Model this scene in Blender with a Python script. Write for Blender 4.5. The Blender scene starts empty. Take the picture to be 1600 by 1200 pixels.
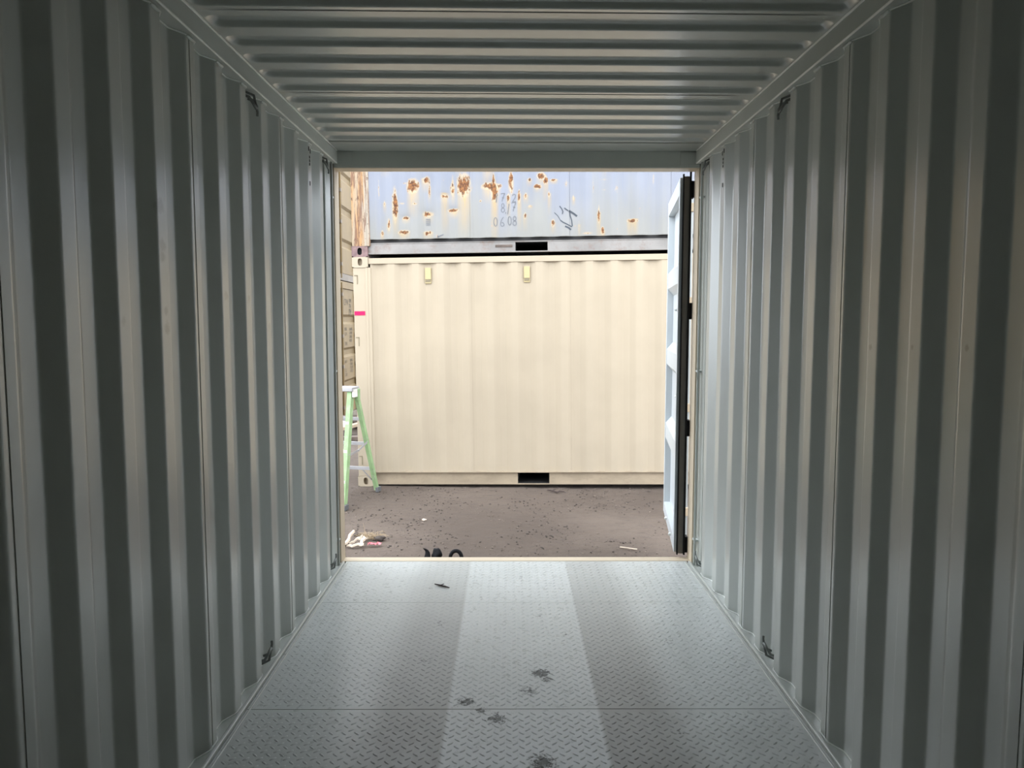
import bpy, bmesh, math, random
import numpy as np
from mathutils import Vector, Matrix, noise

random.seed(7)
scene = bpy.context.scene
COL = scene.collection
R = math.radians

# ------------------------------------------------------------------ camera
cam_data = bpy.data.cameras.new('camera')
cam_data.sensor_width = 36.0
cam_data.lens = 27.0
cam_data.clip_start = 0.02
cam_data.clip_end = 300
cam = bpy.data.objects.new('camera', cam_data)
cam.location = (-0.047, 0.0, 1.625)
cam.rotation_euler = (R(90 - 4.81), 0, R(-0.19))
COL.objects.link(cam)
scene.camera = cam

# ------------------------------------------------------------------ sky: even overcast daylight
world = bpy.data.worlds.new('overcast_sky')
scene.world = world
world.use_nodes = True
bg = world.node_tree.nodes['Background']
bg.inputs['Color'].default_value = (0.89, 0.955, 1.04, 1)
bg.inputs['Strength'].default_value = 4.7

# ------------------------------------------------------------------ exposure and bounces
vs = scene.view_settings
scene.display_settings.display_device = 'sRGB'
vs.view_transform = 'Standard'
vs.look = 'None'
vs.gamma = 1.0
vs.use_curve_mapping = False
vs.exposure = 0.33
scene.cycles.max_bounces = 16
scene.cycles.diffuse_bounces = 12
scene.cycles.glossy_bounces = 6

GROUND = -0.275


# ================================================================== helpers
def tag(o, label=None, cat=None, group=None, kind=None):
    if label: o['label'] = label
    if cat: o['category'] = cat
    if group: o['group'] = group
    if kind: o['kind'] = kind
    return o


def empty(name, loc=(0, 0, 0), rot=(0, 0, 0)):
    o = bpy.data.objects.new(name, None)
    o.empty_display_size = 0.1
    o.location = loc
    o.rotation_euler = rot
    COL.objects.link(o)
    return o


def link(name, me, parent=None, loc=None, rot=None):
    o = bpy.data.objects.new(name, me)
    COL.objects.link(o)
    if parent: o.parent = parent
    if loc is not None: o.location = loc
    if rot is not None: o.rotation_euler = rot
    return o


class MB:
    """collects verts and faces, then links them as one mesh object"""

    def __init__(self):
        self.v, self.f, self.m = [], [], []

    def add(self, vs_, fs_, mi=0):
        n = len(self.v)
        self.v += [tuple(p) for p in vs_]
        self.f += [tuple(i + n for i in q) for q in fs_]
        self.m += [mi] * len(fs_)
        return self

    def box(self, x0, x1, y0, y1, z0, z1, mi=0):
        p = [(x, y, z) for z in (z0, z1) for y in (y0, y1) for x in (x0, x1)]
        return self.add(p, [(0, 2, 3, 1), (4, 5, 7, 6), (0, 1, 5, 4), (2, 6, 7, 3), (0, 4, 6, 2), (1, 3, 7, 5)], mi)

    def beam(self, p, q, wv, a, b, mi=0):
        """box along p-q; wv = width direction, a = width, b = depth"""
        p, q, wv = Vector(p), Vector(q), Vector(wv)
        d = (q - p).normalized()
        wv = (wv - d * wv.dot(d)).normalized()
        t = d.cross(wv)
        pts = []
        for c in (p, q):
            for s1, s2 in ((-1, -1), (1, -1), (1, 1), (-1, 1)):
                pts.append(c + wv * (a / 2 * s1) + t * (b / 2 * s2))
        return self.add(pts, [(0, 1, 2, 3), (7, 6, 5, 4), (0, 4, 5, 1), (1, 5, 6, 2), (2, 6, 7, 3), (3, 7, 4, 0)], mi)

    def channel(self, p, q, wv, a, b, t, mi=0):
        """C section along p-q, web across wv, flanges towards +depth"""
        p, q, wv = Vector(p), Vector(q), Vector(wv)
        d = (q - p).normalized()
        wv = (wv - d * wv.dot(d)).normalized()
        n = d.cross(wv)
        h = a / 2
        pr = [(-h, 0), (h, 0), (h, b), (h - t, b), (h - t, t), (-h + t, t), (-h + t, b), (-h, b)]
        pts = [c + wv * u + n * w for c in (p, q) for u, w in pr]
        k = len(pr)
        fs = [(i, (i + 1) % k, (i + 1) % k + k, i + k) for i in range(k)]
        fs += [(0, 1, 4, 5), (1, 2, 3, 4), (0, 5, 6, 7), (k + 5, k + 4, k + 1, k), (k + 4, k + 3, k + 2, k + 1), (k + 7, k + 6, k + 5, k)]
        return self.add(pts, fs, mi)

    def tube(self, pts, r, n=8, mi=0, taper=None):
        pts = [Vector(p) for p in pts]
        rings = []
        up = Vector((0.3, 0.2, 1)).normalized()
        for i, p in enumerate(pts):
            a = pts[max(i - 1, 0)]
            b = pts[min(i + 1, len(pts) - 1)]
            d = (b - a).normalized()
            x = d.cross(up)
            if x.length < 1e-3: x = d.cross(Vector((1, 0, 0)))
            x.normalize()
            y = d.cross(x)
            rr = r if taper is None else r * taper[i]
            rings.append([p + x * (rr * math.cos(2 * math.pi * k / n)) + y * (rr * math.sin(2 * math.pi * k / n)) for k in range(n)])
        vv = [q for ring in rings for q in ring]
        ff = []
        for i in range(len(pts) - 1):
            for k in range(n):
                ff.append((i * n + k, i * n + (k + 1) % n, (i + 1) * n + (k + 1) % n, (i + 1) * n + k))
        ff.append(tuple(range(n - 1, -1, -1)))
        ff.append(tuple((len(pts) - 1) * n + k for k in range(n)))
        return self.add(vv, ff, mi)

    def mesh(self, name, mats, smooth=None, fix=True):
        me = bpy.data.meshes.new(name)
        me.from_pydata(self.v, [], self.f)
        if not isinstance(mats, (list, tuple)): mats = [mats]
        for m in mats: me.materials.append(m)
        if len(mats) > 1: me.polygons.foreach_set('material_index', self.m)
        if fix:
            bm = bmesh.new(); bm.from_mesh(me)
            bmesh.ops.recalc_face_normals(bm, faces=bm.faces)
            bm.to_mesh(me); bm.free()
        if smooth is not None:
            me.shade_smooth()
            me.set_sharp_from_angle(angle=R(smooth))
        me.update()
        return me

    def build(self, name, mats, parent=None, bevel=0, smooth=None, fix=True, seg=2):
        o = link(name, self.mesh(name, mats, smooth, fix), parent)
        if bevel:
            b = o.modifiers.new('bevel', 'BEVEL')
            b.width = bevel; b.segments = seg; b.limit_method = 'ANGLE'; b.angle_limit = R(40)
            o.data.shade_smooth()
            b.harden_normals = True
        return o


# ------------------------------------------------------------------ materials
def new_mat(name):
    m = bpy.data.materials.new(name)
    m.use_nodes = True
    nt = m.node_tree
    return m, nt, nt.nodes['Principled BSDF'], nt.links


def node(nt, t, **kw):
    n = nt.nodes.new(t)
    for k, v in kw.items(): setattr(n, k, v)
    return n


def mathn(nt, op, a, b=None, clamp=False):
    n = node(nt, 'ShaderNodeMath', operation=op, use_clamp=clamp)
    for i, v in enumerate((a, b)):
        if v is None: continue
        if isinstance(v, (int, float)): n.inputs[i].default_value = v
        else: nt.links.new(v, n.inputs[i])
    return n.outputs[0]


def mix(nt, fac, a, b, mode='MIX'):
    n = node(nt, 'ShaderNodeMix', data_type='RGBA', blend_type=mode)
    for s, v in ((n.inputs[0], fac), (n.inputs[6], a), (n.inputs[7], b)):
        if isinstance(v, (int, float)): s.default_value = v
        elif isinstance(v, tuple): s.default_value = v if len(v) == 4 else (*v, 1)
        else: nt.links.new(v, s)
    return n.outputs[2]


def rng(nt, v, a, b, c=0.0, d=1.0, smooth=True):
    n = node(nt, 'ShaderNodeMapRange', interpolation_type='SMOOTHSTEP' if smooth else 'LINEAR')
    nt.links.new(v, n.inputs[0])
    for i, x in zip((1, 2, 3, 4), (a, b, c, d)): n.inputs[i].default_value = x
    return n.outputs[0]


def coords(nt, scale=(1, 1, 1)):
    tc = node(nt, 'ShaderNodeTexCoord')
    mp = node(nt, 'ShaderNodeMapping')
    mp.inputs['Scale'].default_value = scale
    nt.links.new(tc.outputs['Object'], mp.inputs[0])
    return mp.outputs[0]


def nz(nt, vec, scale, detail=4, rough=0.55):
    n = node(nt, 'ShaderNodeTexNoise')
    n.inputs['Scale'].default_value = scale
    n.inputs['Detail'].default_value = detail
    n.inputs['Roughness'].default_value = rough
    nt.links.new(vec, n.inputs['Vector'])
    return n.outputs[0]


def bump(nt, bsdf, h, strength, dist=0.01):
    b = node(nt, 'ShaderNodeBump')
    b.inputs['Strength'].default_value = strength
    b.inputs['Distance'].default_value = dist
    nt.links.new(h, b.inputs['Height'])
    nt.links.new(b.outputs[0], bsdf.inputs['Normal'])


def paint(name, col, rough=0.5, var=0.08, scale=2.0, stretch=(1, 1, 1), grime=None, grime_amt=0.0, bmp=0.06, spots=None, metallic=0.0, spec=0.4, coat=0.0):
    """sprayed paint: slight tone drift, optional grime and placed smudges"""
    m, nt, b, L = new_mat(name)
    v = coords(nt, stretch)
    n1 = nz(nt, v, scale, 5)
    dark = tuple(c * (1 - var) for c in col)
    lite = tuple(min(1, c * (1 + var)) for c in col)
    c = mix(nt, rng(nt, n1, 0.3, 0.7), dark, lite)
    if grime:
        g = nz(nt, v, scale * 3.1, 6, 0.7)
        c = mix(nt, mathn(nt, 'MULTIPLY', rng(nt, g, 0.48, 0.75), grime_amt), c, grime)
    if spots:
        tc = node(nt, 'ShaderNodeTexCoord')
        br = nz(nt, coords(nt), 30, 4, 0.7)
        tot = None
        for (p, r, amt) in spots:
            dn = node(nt, 'ShaderNodeVectorMath', operation='DISTANCE')
            L.new(tc.outputs['Object'], dn.inputs[0]); dn.inputs[1].default_value = p
            dd = mathn(nt, 'ADD', dn.outputs['Value'], mathn(nt, 'MULTIPLY', mathn(nt, 'SUBTRACT', br, 0.5), r * 1.6))
            s = rng(nt, dd, r * 0.3, r, amt, 0.0)
            tot = s if tot is None else mathn(nt, 'MAXIMUM', tot, s)
        c = mix(nt, tot, c, grime or (0.1, 0.1, 0.09))
    L.new(c, b.inputs['Base Color'])
    b.inputs['Roughness'].default_value = rough
    b.inputs['Metallic'].default_value = metallic
    b.inputs['Specular IOR Level'].default_value = spec
    b.inputs['Coat Weight'].default_value = coat
    b.inputs['Coat Roughness'].default_value = .26
    if bmp:
        bump(nt, b, nz(nt, coords(nt), 60, 3), bmp, 0.004)
    return m


def plain(name, col, rough=0.6, metallic=0.0):
    return paint(name, col, rough, var=0.10, scale=6, bmp=0.03, metallic=metallic)


GREY = (0.475, 0.50, 0.468)
CREAM = (0.352, 0.292, 0.213)
FRAME = (0.577, 0.484, 0.358)
M = {}
M['grey'] = paint('grey_inner_paint', GREY, 0.31, 0.05, 1.3, grime=(0.30, 0.29, 0.26), grime_amt=0.10, spec=0.95, coat=0.7, bmp=0.015)
M['wall_left'] = paint('grey_wall_paint_scuffed', GREY, 0.31, 0.06, 2.0, (1, 1, .25), grime=(0.22, 0.20, 0.17), grime_amt=0.10, spec=0.95, coat=0.7, bmp=0.015,
                       spots=[((-1.176, 2.52, 1.99), .035, .55), ((-1.176, 2.53, 1.86), .03, .5), ((-1.176, 2.53, 1.83), .025, .55),
                              ((-1.176, 2.545, 1.595), .028, .65), ((-1.176, 2.54, 1.655), .018, .4), ((-1.176, 3.08, 1.717), .03, .45),
                              ((-1.176, 3.35, 1.71), .025, .5), ((-1.176, 3.62, 1.59), .025, .35), ((-1.176, 2.26, 1.62), .02, .3)])
M['wall_right'] = paint('grey_wall_paint', GREY, 0.31, 0.06, 2.0, (1, 1, .25), grime=(0.24, 0.22, 0.19), grime_amt=0.10, spec=0.95, coat=0.7, bmp=0.015,
                        spots=[((1.176, 2.60, 1.53), .016, .6), ((1.176, 2.33, 1.54), .012, .6), ((1.176, 2.05, 1.55), .014, .6)])
M['roof'] = paint('grey_roof_paint', GREY, 0.31, 0.05, 1.6, (.3, 1, 1), grime=(0.40, 0.36, 0.28), grime_amt=0.15, spec=0.95, coat=0.7, bmp=0.015)
M['rail'] = paint('grey_rail_paint', (0.575, 0.60, 0.565), 0.5, 0.05, 1.5, spec=0.5)
M['door'] = paint('grey_door_paint_lit', (0.506, 0.538, 0.552), 0.4, 0.04, 1.5, spec=0.6)  # lighter copy of the inner grey; daylight on the leaf is in the colour
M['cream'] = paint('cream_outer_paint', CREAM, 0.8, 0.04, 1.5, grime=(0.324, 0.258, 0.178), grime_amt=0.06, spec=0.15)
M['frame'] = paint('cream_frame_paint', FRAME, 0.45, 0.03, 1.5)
M['cream_rail'] = paint('cream_rail_paint_dusty_shaded', (0.278, 0.219, 0.149), 0.7, 0.10, 5, (1, 1, 2), grime=(0.199, 0.150, 0.105), grime_amt=0.5)  # darker cream: shade under the panel edge is in the colour, besides dust
M['tan'] = paint('tan_container_paint', (0.150, 0.102, 0.043), 0.7, 0.07, 2.5, grime=(0.11, 0.075, 0.038), grime_amt=0.35, spec=0.25)
M['tan_dark'] = paint('tan_sill_paint_dirty', (0.126, 0.100, 0.071), 0.7, 0.15, 5)
M['black'] = paint('black_rubber', (0.010, 0.010, 0.011), 0.85, spec=0.2)
M['gasket'] = plain('dark_grey_gasket_channel', (0.15, 0.14, 0.125), 0.6)
M['dark'] = plain('dark_shadowed_steel', (0.02, 0.019, 0.018), 0.9)  # near-black; shade of the rail recess and slots is put into this colour
M['steel'] = plain('weathered_steel', (0.22, 0.23, 0.22), 0.5, 0.6)
M['weld'] = plain('painted_weld_bead', (0.66, 0.69, 0.665), 0.35)
M['sealant_highlight'] = plain('white_sealant_highlight', (0.88, 0.90, 0.86), 0.35)
M['blue_rail'] = paint('pale_grey_blue_rail', (0.199, 0.185, 0.169), 0.6, 0.12, 4, grime=(0.147, 0.074, 0.046), grime_amt=0.55)
M['casting_rust'] = paint('purple_brown_casting', (0.144, 0.088, 0.086), 0.7, 0.25, 9, grime=(0.34, 0.22, 0.16), grime_amt=0.6)
M['vent'] = paint('yellowed_vent_cover', (0.385, 0.306, 0.157), 0.5, 0.03)
M['grille'] = plain('vent_grille', (0.187, 0.153, 0.095), 0.7)
M['pink'] = paint('hot_pink_tape', (0.56, 0.018, 0.085), 0.7, spec=0.1)
M['mark'] = plain('faded_dark_marking', (0.045, 0.032, 0.016), 0.8)
M['chalk'] = plain('grey_pen_marking', (0.13, 0.132, 0.14), 0.9)
M['scribble'] = plain('dark_scribble_marking', (0.055, 0.062, 0.072), 0.9)
M['green'] = paint('green_fibreglass', (0.235, 0.345, 0.165), 0.7, 0.14, 7, grime=(0.34, 0.36, 0.29), grime_amt=0.7)
M['alu'] = plain('dull_aluminium', (0.33, 0.32, 0.32), 0.45, 0.3)
M['white_step'] = plain('pale_step_edge', (0.634, 0.585, 0.521), 0.5)
M['foot'] = plain('grey_rubber_foot', (0.10, 0.10, 0.10), 0.8)
M['wood'] = paint('weathered_timber', (0.374, 0.286, 0.203), 0.85, 0.2, 6, (1, 8, 8))
M['pale_wood'] = paint('pale_split_wood', (0.562, 0.462, 0.356), 0.8, 0.12, 9)
M['dark_wood'] = paint('dark_wet_wood', (0.10, 0.075, 0.06), 0.85, 0.3, 9)
M['twig'] = plain('dark_twig_bark', (0.05, 0.035, 0.03), 0.9)
M['straw'] = plain('dry_straw', (0.360, 0.272, 0.171), 0.9)
M['clod'] = plain('dark_clod', (0.054, 0.042, 0.035), 0.95)
M['pebble'] = paint('grey_brown_grit', (0.144, 0.112, 0.089), 0.95, 0.4, 20)
M['pink_scrap'] = plain('faded_pink_ribbon', (0.648, 0.170, 0.191), 0.7)


def floor_material():
    m, nt, b, L = new_mat('grey_deck_paint_with_foot_dirt')
    tc = node(nt, 'ShaderNodeTexCoord')
    sep = node(nt, 'ShaderNodeSeparateXYZ'); L.new(tc.outputs['Object'], sep.inputs[0])
    v = coords(nt)
    big = nz(nt, v, 1.7, 5)
    fine = nz(nt, v, 22, 6, 0.7)
    base = mix(nt, rng(nt, big, .3, .7), (0.488, 0.510, 0.493), (0.539, 0.558, 0.544))
    # two worn tracks either side of the clean middle
    wob = mathn(nt, 'MULTIPLY', mathn(nt, 'SUBTRACT', nz(nt, v, 3.5, 4), .5), .12)
    ax = mathn(nt, 'ABSOLUTE', mathn(nt, 'SUBTRACT', sep.outputs[0], 0.01))
    inner = rng(nt, ax, .305, .325)
    outer = rng(nt, mathn(nt, 'ADD', ax, wob), .52, .74, 1, 0)
    near = rng(nt, sep.outputs[1], 2.4, 5.0, 1.0, .45)
    band = mathn(nt, 'MULTIPLY', mathn(nt, 'MULTIPLY', inner, outer), near)
    band = mathn(nt, 'MULTIPLY', band, rng(nt, big, .2, .75, .65, 1.0))
    c = mix(nt, mathn(nt, 'MULTIPLY', band, .85), base, (0.205, 0.192, 0.165))
    c = mix(nt, mathn(nt, 'MULTIPLY', rng(nt, fine, .55, .85), .14), c, (0.34, 0.33, 0.30))
    # muddy scuffs
    br = nz(nt, v, 55, 5, .75)
    tot = None
    for (x, y, r, a) in [(.097, 3.414, .085, 1.1), (.12, 3.36, .06, .9), (-.233, 3.15, .08, .95), (-.10, 3.01, .09, .9), (-.17, 3.08, .06, .8), (.075, 2.70, .11, .95), (.034, 3.243, .09, .75),
                         (.75, 3.76, .10, .45), (.25, 3.86, .05, .5), (-.42, 4.0, .11, .45), (-.45, 3.55, .10, .45), (-.12, 3.55, .06, .4),
                         (.30, 4.30, .12, .35), (-.30, 4.75, .10, .4), (.02, 4.75, .12, .35), (.62, 4.72, .16, .4), (.36, 4.95, .14, .4), (-.52, 4.55, .07, .5),
                         (-.15, 4.35, .09, .35), (.12, 4.10, .07, .5), (.62, 2.9, .08, .45), (.45, 4.45, .10, .35)]:
        dn = node(nt, 'ShaderNodeVectorMath', operation='DISTANCE')
        L.new(tc.outputs['Object'], dn.inputs[0]); dn.inputs[1].default_value = (x, y, 0)
        s = rng(nt, dn.outputs['Value'], 0, r, a, 0.0)
        tot = s if tot is None else mathn(nt, 'MAXIMUM', tot, s)
    sp = rng(nt, mathn(nt, 'ADD', br, mathn(nt, 'MULTIPLY', tot, .30)), .66, .74)
    sp = mathn(nt, 'MULTIPLY', sp, rng(nt, tot, .02, .25))
    c = mix(nt, mathn(nt, 'MULTIPLY', sp, .85), c, (0.075, 0.07, 0.062))
    L.new(c, b.inputs['Base Color'])
    L.new(mathn(nt, 'ADD', rng(nt, fine, .3, .7, .25, .38), mathn(nt, 'MULTIPLY', mathn(nt, 'MAXIMUM', sp, mathn(nt, 'MULTIPLY', band, .35)), .45)), b.inputs['Roughness'])
    b.inputs['Specular IOR Level'].default_value = .7
    bump(nt, b, nz(nt, v, 40, 4), .06, .004)
    return m


def dirt_material():
    m, nt, b, L = new_mat('brown_grey_dirt')
    v = coords(nt)
    st = coords(nt, (1, 2.2, 1))
    a = nz(nt, v, .8, 5)
    f = nz(nt, st, 9, 8, .7)
    g = nz(nt, v, 45, 5, .75)
    c = mix(nt, rng(nt, a, .3, .7), (0.077, 0.055, 0.040), (0.116, 0.086, 0.065))
    c = mix(nt, mathn(nt, 'MULTIPLY', rng(nt, f, .48, .70), .75), c, (0.066, 0.048, 0.038))
    c = mix(nt, mathn(nt, 'MULTIPLY', rng(nt, g, .60, .72), .6), c, (0.045, 0.035, 0.03))
    L.new(c, b.inputs['Base Color'])
    b.inputs['Roughness'].default_value = .95
    h = mathn(nt, 'ADD', mathn(nt, 'MULTIPLY', f, .7), mathn(nt, 'MULTIPLY', g, .5))
    bump(nt, b, h, .9, .025)
    return m


def rust_colour(nt, v):
    n = nz(nt, v, 38, 5, .75)
    return mix(nt, rng(nt, n, .38, .66), (0.062, 0.024, 0.011), (0.25, 0.105, 0.032))


def blue_material():
    m, nt, b, L = new_mat('pale_blue_container_paint_rusting')
    v = coords(nt)
    vst = coords(nt, (3.2, 3.2, .35))
    tc = node(nt, 'ShaderNodeTexCoord')
    sep = node(nt, 'ShaderNodeSeparateXYZ'); L.new(tc.outputs['Object'], sep.inputs[0])
    base = mix(nt, rng(nt, nz(nt, v, 1.3, 4), .3, .7), (0.150, 0.162, 0.197), (0.176, 0.184, 0.213))
    # dust washed down towards the lower edge, in vertical runs
    wash = mathn(nt, 'ADD', sep.outputs[2], mathn(nt, 'MULTIPLY', mathn(nt, 'SUBTRACT', nz(nt, vst, 1.6, 5), .5), 1.3))
    base = mix(nt, rng(nt, wash, .15, .95, .9, 0.0), base, (0.200, 0.192, 0.168))
    def attr(n):
        a = node(nt, 'ShaderNodeAttribute'); a.attribute_name = n; return a.outputs['Fac']
    br = nz(nt, coords(nt, (1, 1, .45)), 30, 6, .75)
    vr = nz(nt, vst, 9, 4, .6)
    st = mathn(nt, 'MULTIPLY', attr('streak'), rng(nt, vr, .25, .7, .35, 1.0))
    c = mix(nt, st, base, (0.315, 0.215, 0.085))
    halo = rng(nt, mathn(nt, 'ADD', attr('rust'), mathn(nt, 'MULTIPLY', mathn(nt, 'SUBTRACT', br, .5), 1.1)), .16, .50)
    c = mix(nt, mathn(nt, 'MULTIPLY', halo, .8), c, (0.346, 0.265, 0.162))
    r = rng(nt, mathn(nt, 'ADD', attr('rust'), mathn(nt, 'MULTIPLY', mathn(nt, 'SUBTRACT', br, .5), 2.6)), .46, .66)
    c = mix(nt, r, c, rust_colour(nt, v))
    # small random chips
    ch = rng(nt, nz(nt, coords(nt, (1, 1, .45)), 19, 4, .65), .685, .715)
    c = mix(nt, mathn(nt, 'MULTIPLY', ch, .8), c, (0.30, 0.20, 0.13))
    L.new(c, b.inputs['Base Color'])
    L.new(mathn(nt, 'ADD', mathn(nt, 'MULTIPLY', r, .4), .5), b.inputs['Roughness'])
    bump(nt, b, mathn(nt, 'ADD', mathn(nt, 'MULTIPLY', br, .5), r), .15, .01)
    return m


def rusty_post_material():
    m, nt, b, L = new_mat('peeling_tan_post_with_rust')
    v = coords(nt)
    st = coords(nt, (1, 1, .07))
    c = mix(nt, rng(nt, nz(nt, st, 17, 3), .40, .60), (0.29, 0.22, 0.145), (0.33, 0.185, 0.08))
    c = mix(nt, rng(nt, nz(nt, st, 9, 4), .52, .62), c, (0.29, 0.245, 0.19))
    c = mix(nt, mathn(nt, 'MULTIPLY', rng(nt, nz(nt, st, 42, 5, .7), .48, .57), .85), c, (0.13, 0.068, 0.042))
    c = mix(nt, rng(nt, nz(nt, coords(nt, (1, 1, .45)), 30, 6, .75), .57, .64), c, (0.085, 0.042, 0.026))
    L.new(c, b.inputs['Base Color'])
    b.inputs['Roughness'].default_value = .9
    bump(nt, b, nz(nt, st, 30, 5), .6, .012)
    return m


M['floor'] = floor_material()
M['dirt'] = dirt_material()
M['blue'] = blue_material()
M['rusty_post'] = rusty_post_material()


# ------------------------------------------------------------------ corrugated sheet
def corr_poly(s0, s1, phase, a, b, c, depth, r=0.007):
    """trapezoid wave as a polyline of (s, d): d=0 for a, slope b, d=depth for c, slope b"""
    pitch = a + 2 * b + c
    n0 = int(math.floor((s0 - phase) / pitch)) - 1
    n1 = int(math.ceil((s1 - phase) / pitch)) + 1
    cor = []
    for n in range(n0, n1 + 1):
        s = phase + n * pitch
        cor += [(s, 0), (s + a, 0), (s + a + b, depth), (s + a + b + c, depth)]
    pts = []
    for i in range(1, len(cor) - 1):
        p0, p1, p2 = (Vector(cor[i + k]) for k in (-1, 0, 1))
        u = p1 - (p1 - p0).normalized() * r
        w = p1 + (p2 - p1).normalized() * r
        pts.append(tuple(u - (p1 - p0).normalized() * .002))      # support loops keep the flats flat
        for t in (0, .25, .5, .75, 1):
            q = u * (1 - t) ** 2 + p1 * (2 * t * (1 - t)) + w * t * t
            pts.append((q.x, q.y))
        pts.append(tuple(w + (p2 - p1).normalized() * .002))
    S = np.array([p[0] for p in pts]); D = np.array([p[1] for p in pts])
    keep = [(s, d) for s, d in pts if s0 + 1e-4 < s < s1 - 1e-4]
    return [(s0, float(np.interp(s0, S, D)))] + keep + [(s1, float(np.interp(s1, S, D)))]


def sheet(poly, z0, z1, th, fn):
    """extrude a polyline between z0 and z1 with thickness th; fn(s, d, z) -> point; back skin is material 1"""
    mb = MB()
    n = len(poly)
    pts = [fn(s, d, z) for z in (z0, z1) for (s, d) in poly] + [fn(s, d + th, z) for z in (z0, z1) for (s, d) in poly]
    fr = [(i, i + 1, n + i + 1, n + i) for i in range(n - 1)]
    bk = [(2 * n + i, 3 * n + i, 3 * n + i + 1, 2 * n + i + 1) for i in range(n - 1)]
    cp = []
    for i in range(n - 1):
        cp += [(i, 2 * n + i, 2 * n + i + 1, i + 1), (n + i, n + i + 1, 3 * n + i + 1, 3 * n + i)]
    cp += [(0, n, 3 * n, 2 * n), (n - 1, 3 * n - 1, 4 * n - 1, 2 * n - 1)]
    mb.v = pts
    mb.f = fr + cp + bk
    mb.m = [0] * (len(fr) + len(cp)) + [1] * len(bk)
    return mb


# ================================================================== THE CONTAINER WE STAND IN
HALF = 1.176
PITCH = 0.2705
A_, B_, C_ = 0.070, 0.06525, 0.070
DEEP = 0.036
Y_END = 4.935          # walls stop at the door posts
Y_BACK = -0.83


def side_wall(name, sgn, phase, seams, mat, label):
    root = empty(name)
    tag(root, label, 'wall', kind='structure')
    ys = [Y_BACK] + seams + [Y_END]
    for i in range(len(ys) - 1):
        lap = 0.0035 * ((i + 1) % 2) if False else 0.0
        y0 = ys[i] - (0.0 if i == 0 else 0.0)
        y1 = ys[i + 1] + (0.015 if i < len(ys) - 2 else 0.0)
        poly = corr_poly(y0, y1, phase, A_, B_, C_, DEEP)
        # the nearer sheet tucks 4 mm behind the next one at the lap, so the lap edge faces the back of the box
        poly = [(s, d + (0.004 if s > ys[i + 1] - 0.004 and i < len(ys) - 2 else 0.0)) for s, d in poly]
        mb = sheet(poly, -0.03, 2.66, 0.002, lambda s, d, z: (sgn * (HALF + d), s, z))
        mb.build('wall_panel', [mat, M['cream']], root, smooth=50)
    return root


wl = side_wall('wall_left', -1, 1.963, [0.64, 1.722, 2.804, 3.886], M['wall_left'], 'left grey painted corrugated steel wall with dark scuffs')
wr = side_wall('wall_right', 1, 2.011, [0.683, 1.765, 2.847, 3.929], M['wall_right'], 'right grey painted corrugated steel wall inside the container')
wf = empty('wall_front')
tag(wf, 'blind corrugated end wall behind the viewpoint', 'wall', kind='structure')
sheet(corr_poly(-1.21, 1.21, 0, .1, .04, .1, .045), -0.03, 2.72, .003, lambda s, d, z: (s, Y_BACK - d, z)).build('end_panel', [M['grey'], M['cream']], wf, smooth=50)

# ---- floor: diamond tread plates
floor = empty('floor')
tag(floor, 'pale grey painted diamond tread plate floor with two dirty foot tracks', 'floor', kind='structure')
joints = [Y_BACK, 0.655, 1.871, 3.089, 4.305, 5.06]
lug = []
for k in range(8):
    a = 2 * math.pi * (k + .5) / 8
    lug.append((0.0150 * math.copysign(abs(math.cos(a)) ** .8, math.cos(a)), 0.0048 * math.copysign(abs(math.sin(a)) ** .9, math.sin(a)), 0))
lug_top = [(-0.0085, 0, .0030), (0.0085, 0, .0030)]
lug_v = np.array(lug + lug_top)
lug_f = []
for k in range(8):
    j = (k + 1) % 8
    tk = 9 if lug[k][0] > 0 else 8
    tj = 9 if lug[j][0] > 0 else 8
    lug_f.append((k, j, tk) if tk == tj else (k, j, tj, tk))


def lugs(y0, y1):
    P, Fc = [], []
    cnt = 0
    rows = range(int(math.ceil((y0 + .018) / .05 * 2)), int((y1 - .018) / .05 * 2) + 1)
    for ry in rows:
        y = ry * .025
        odd = ry % 2
        ang = R(45 if odd else -45)
        ca, sa = math.cos(ang), math.sin(ang)
        rot = np.array([[ca, sa, 0], [-sa, ca, 0], [0, 0, 1]])
        base = lug_v @ rot
        x = -1.10 + (.025 if odd else 0)
        while x < 1.115:
            P.append(base + np.array([x, y, 0.0]))
            Fc += [tuple(i + cnt for i in f) for f in lug_f]
            cnt += 10
            x += .05
    return np.concatenate(P), Fc


for i in range(len(joints) - 1):
    y0, y1 = joints[i] + .0016, joints[i + 1] - .0016
    pl = MB().box(-1.146, 1.146, y0, y1, -.006, 0).build('floor_plate', M['floor'], floor, bevel=.001, seg=1)
    if y0 > .6:
        P, Fc = lugs(y0, y1)
        me = bpy.data.meshes.new('tread_lugs')
        me.from_pydata(P.tolist(), [], Fc)
        me.materials.append(M['floor'])
        me.shade_smooth(); me.set_sharp_from_angle(angle=R(60))
        lo = link('tread_lugs', me, pl)
        lo['kind'] = 'stuff'
MB().box(-1.215, 1.215, Y_BACK, 5.06, -.05, -.0065).build('subfloor', M['dark'], floor)

# ---- ceiling: die-stamped sheets with rounded rib ends
ceil = empty('ceiling')
tag(ceil, 'grey ribbed steel roof underside with cross corrugations', 'ceiling', kind='structure')
RX = 1.147
xs = [-RX - .06, -RX - .006] + [-RX + t for t in np.linspace(0.0, .06, 11)] + list(np.linspace(-RX + .12, RX - .12, 9)) + [RX - t for t in np.linspace(.06, 0.0, 11)] + [RX + .006, RX + .06]


def sm(t):
    t = max(0.0, min(1.0, t)); return t * t * (3 - 2 * t)


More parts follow.
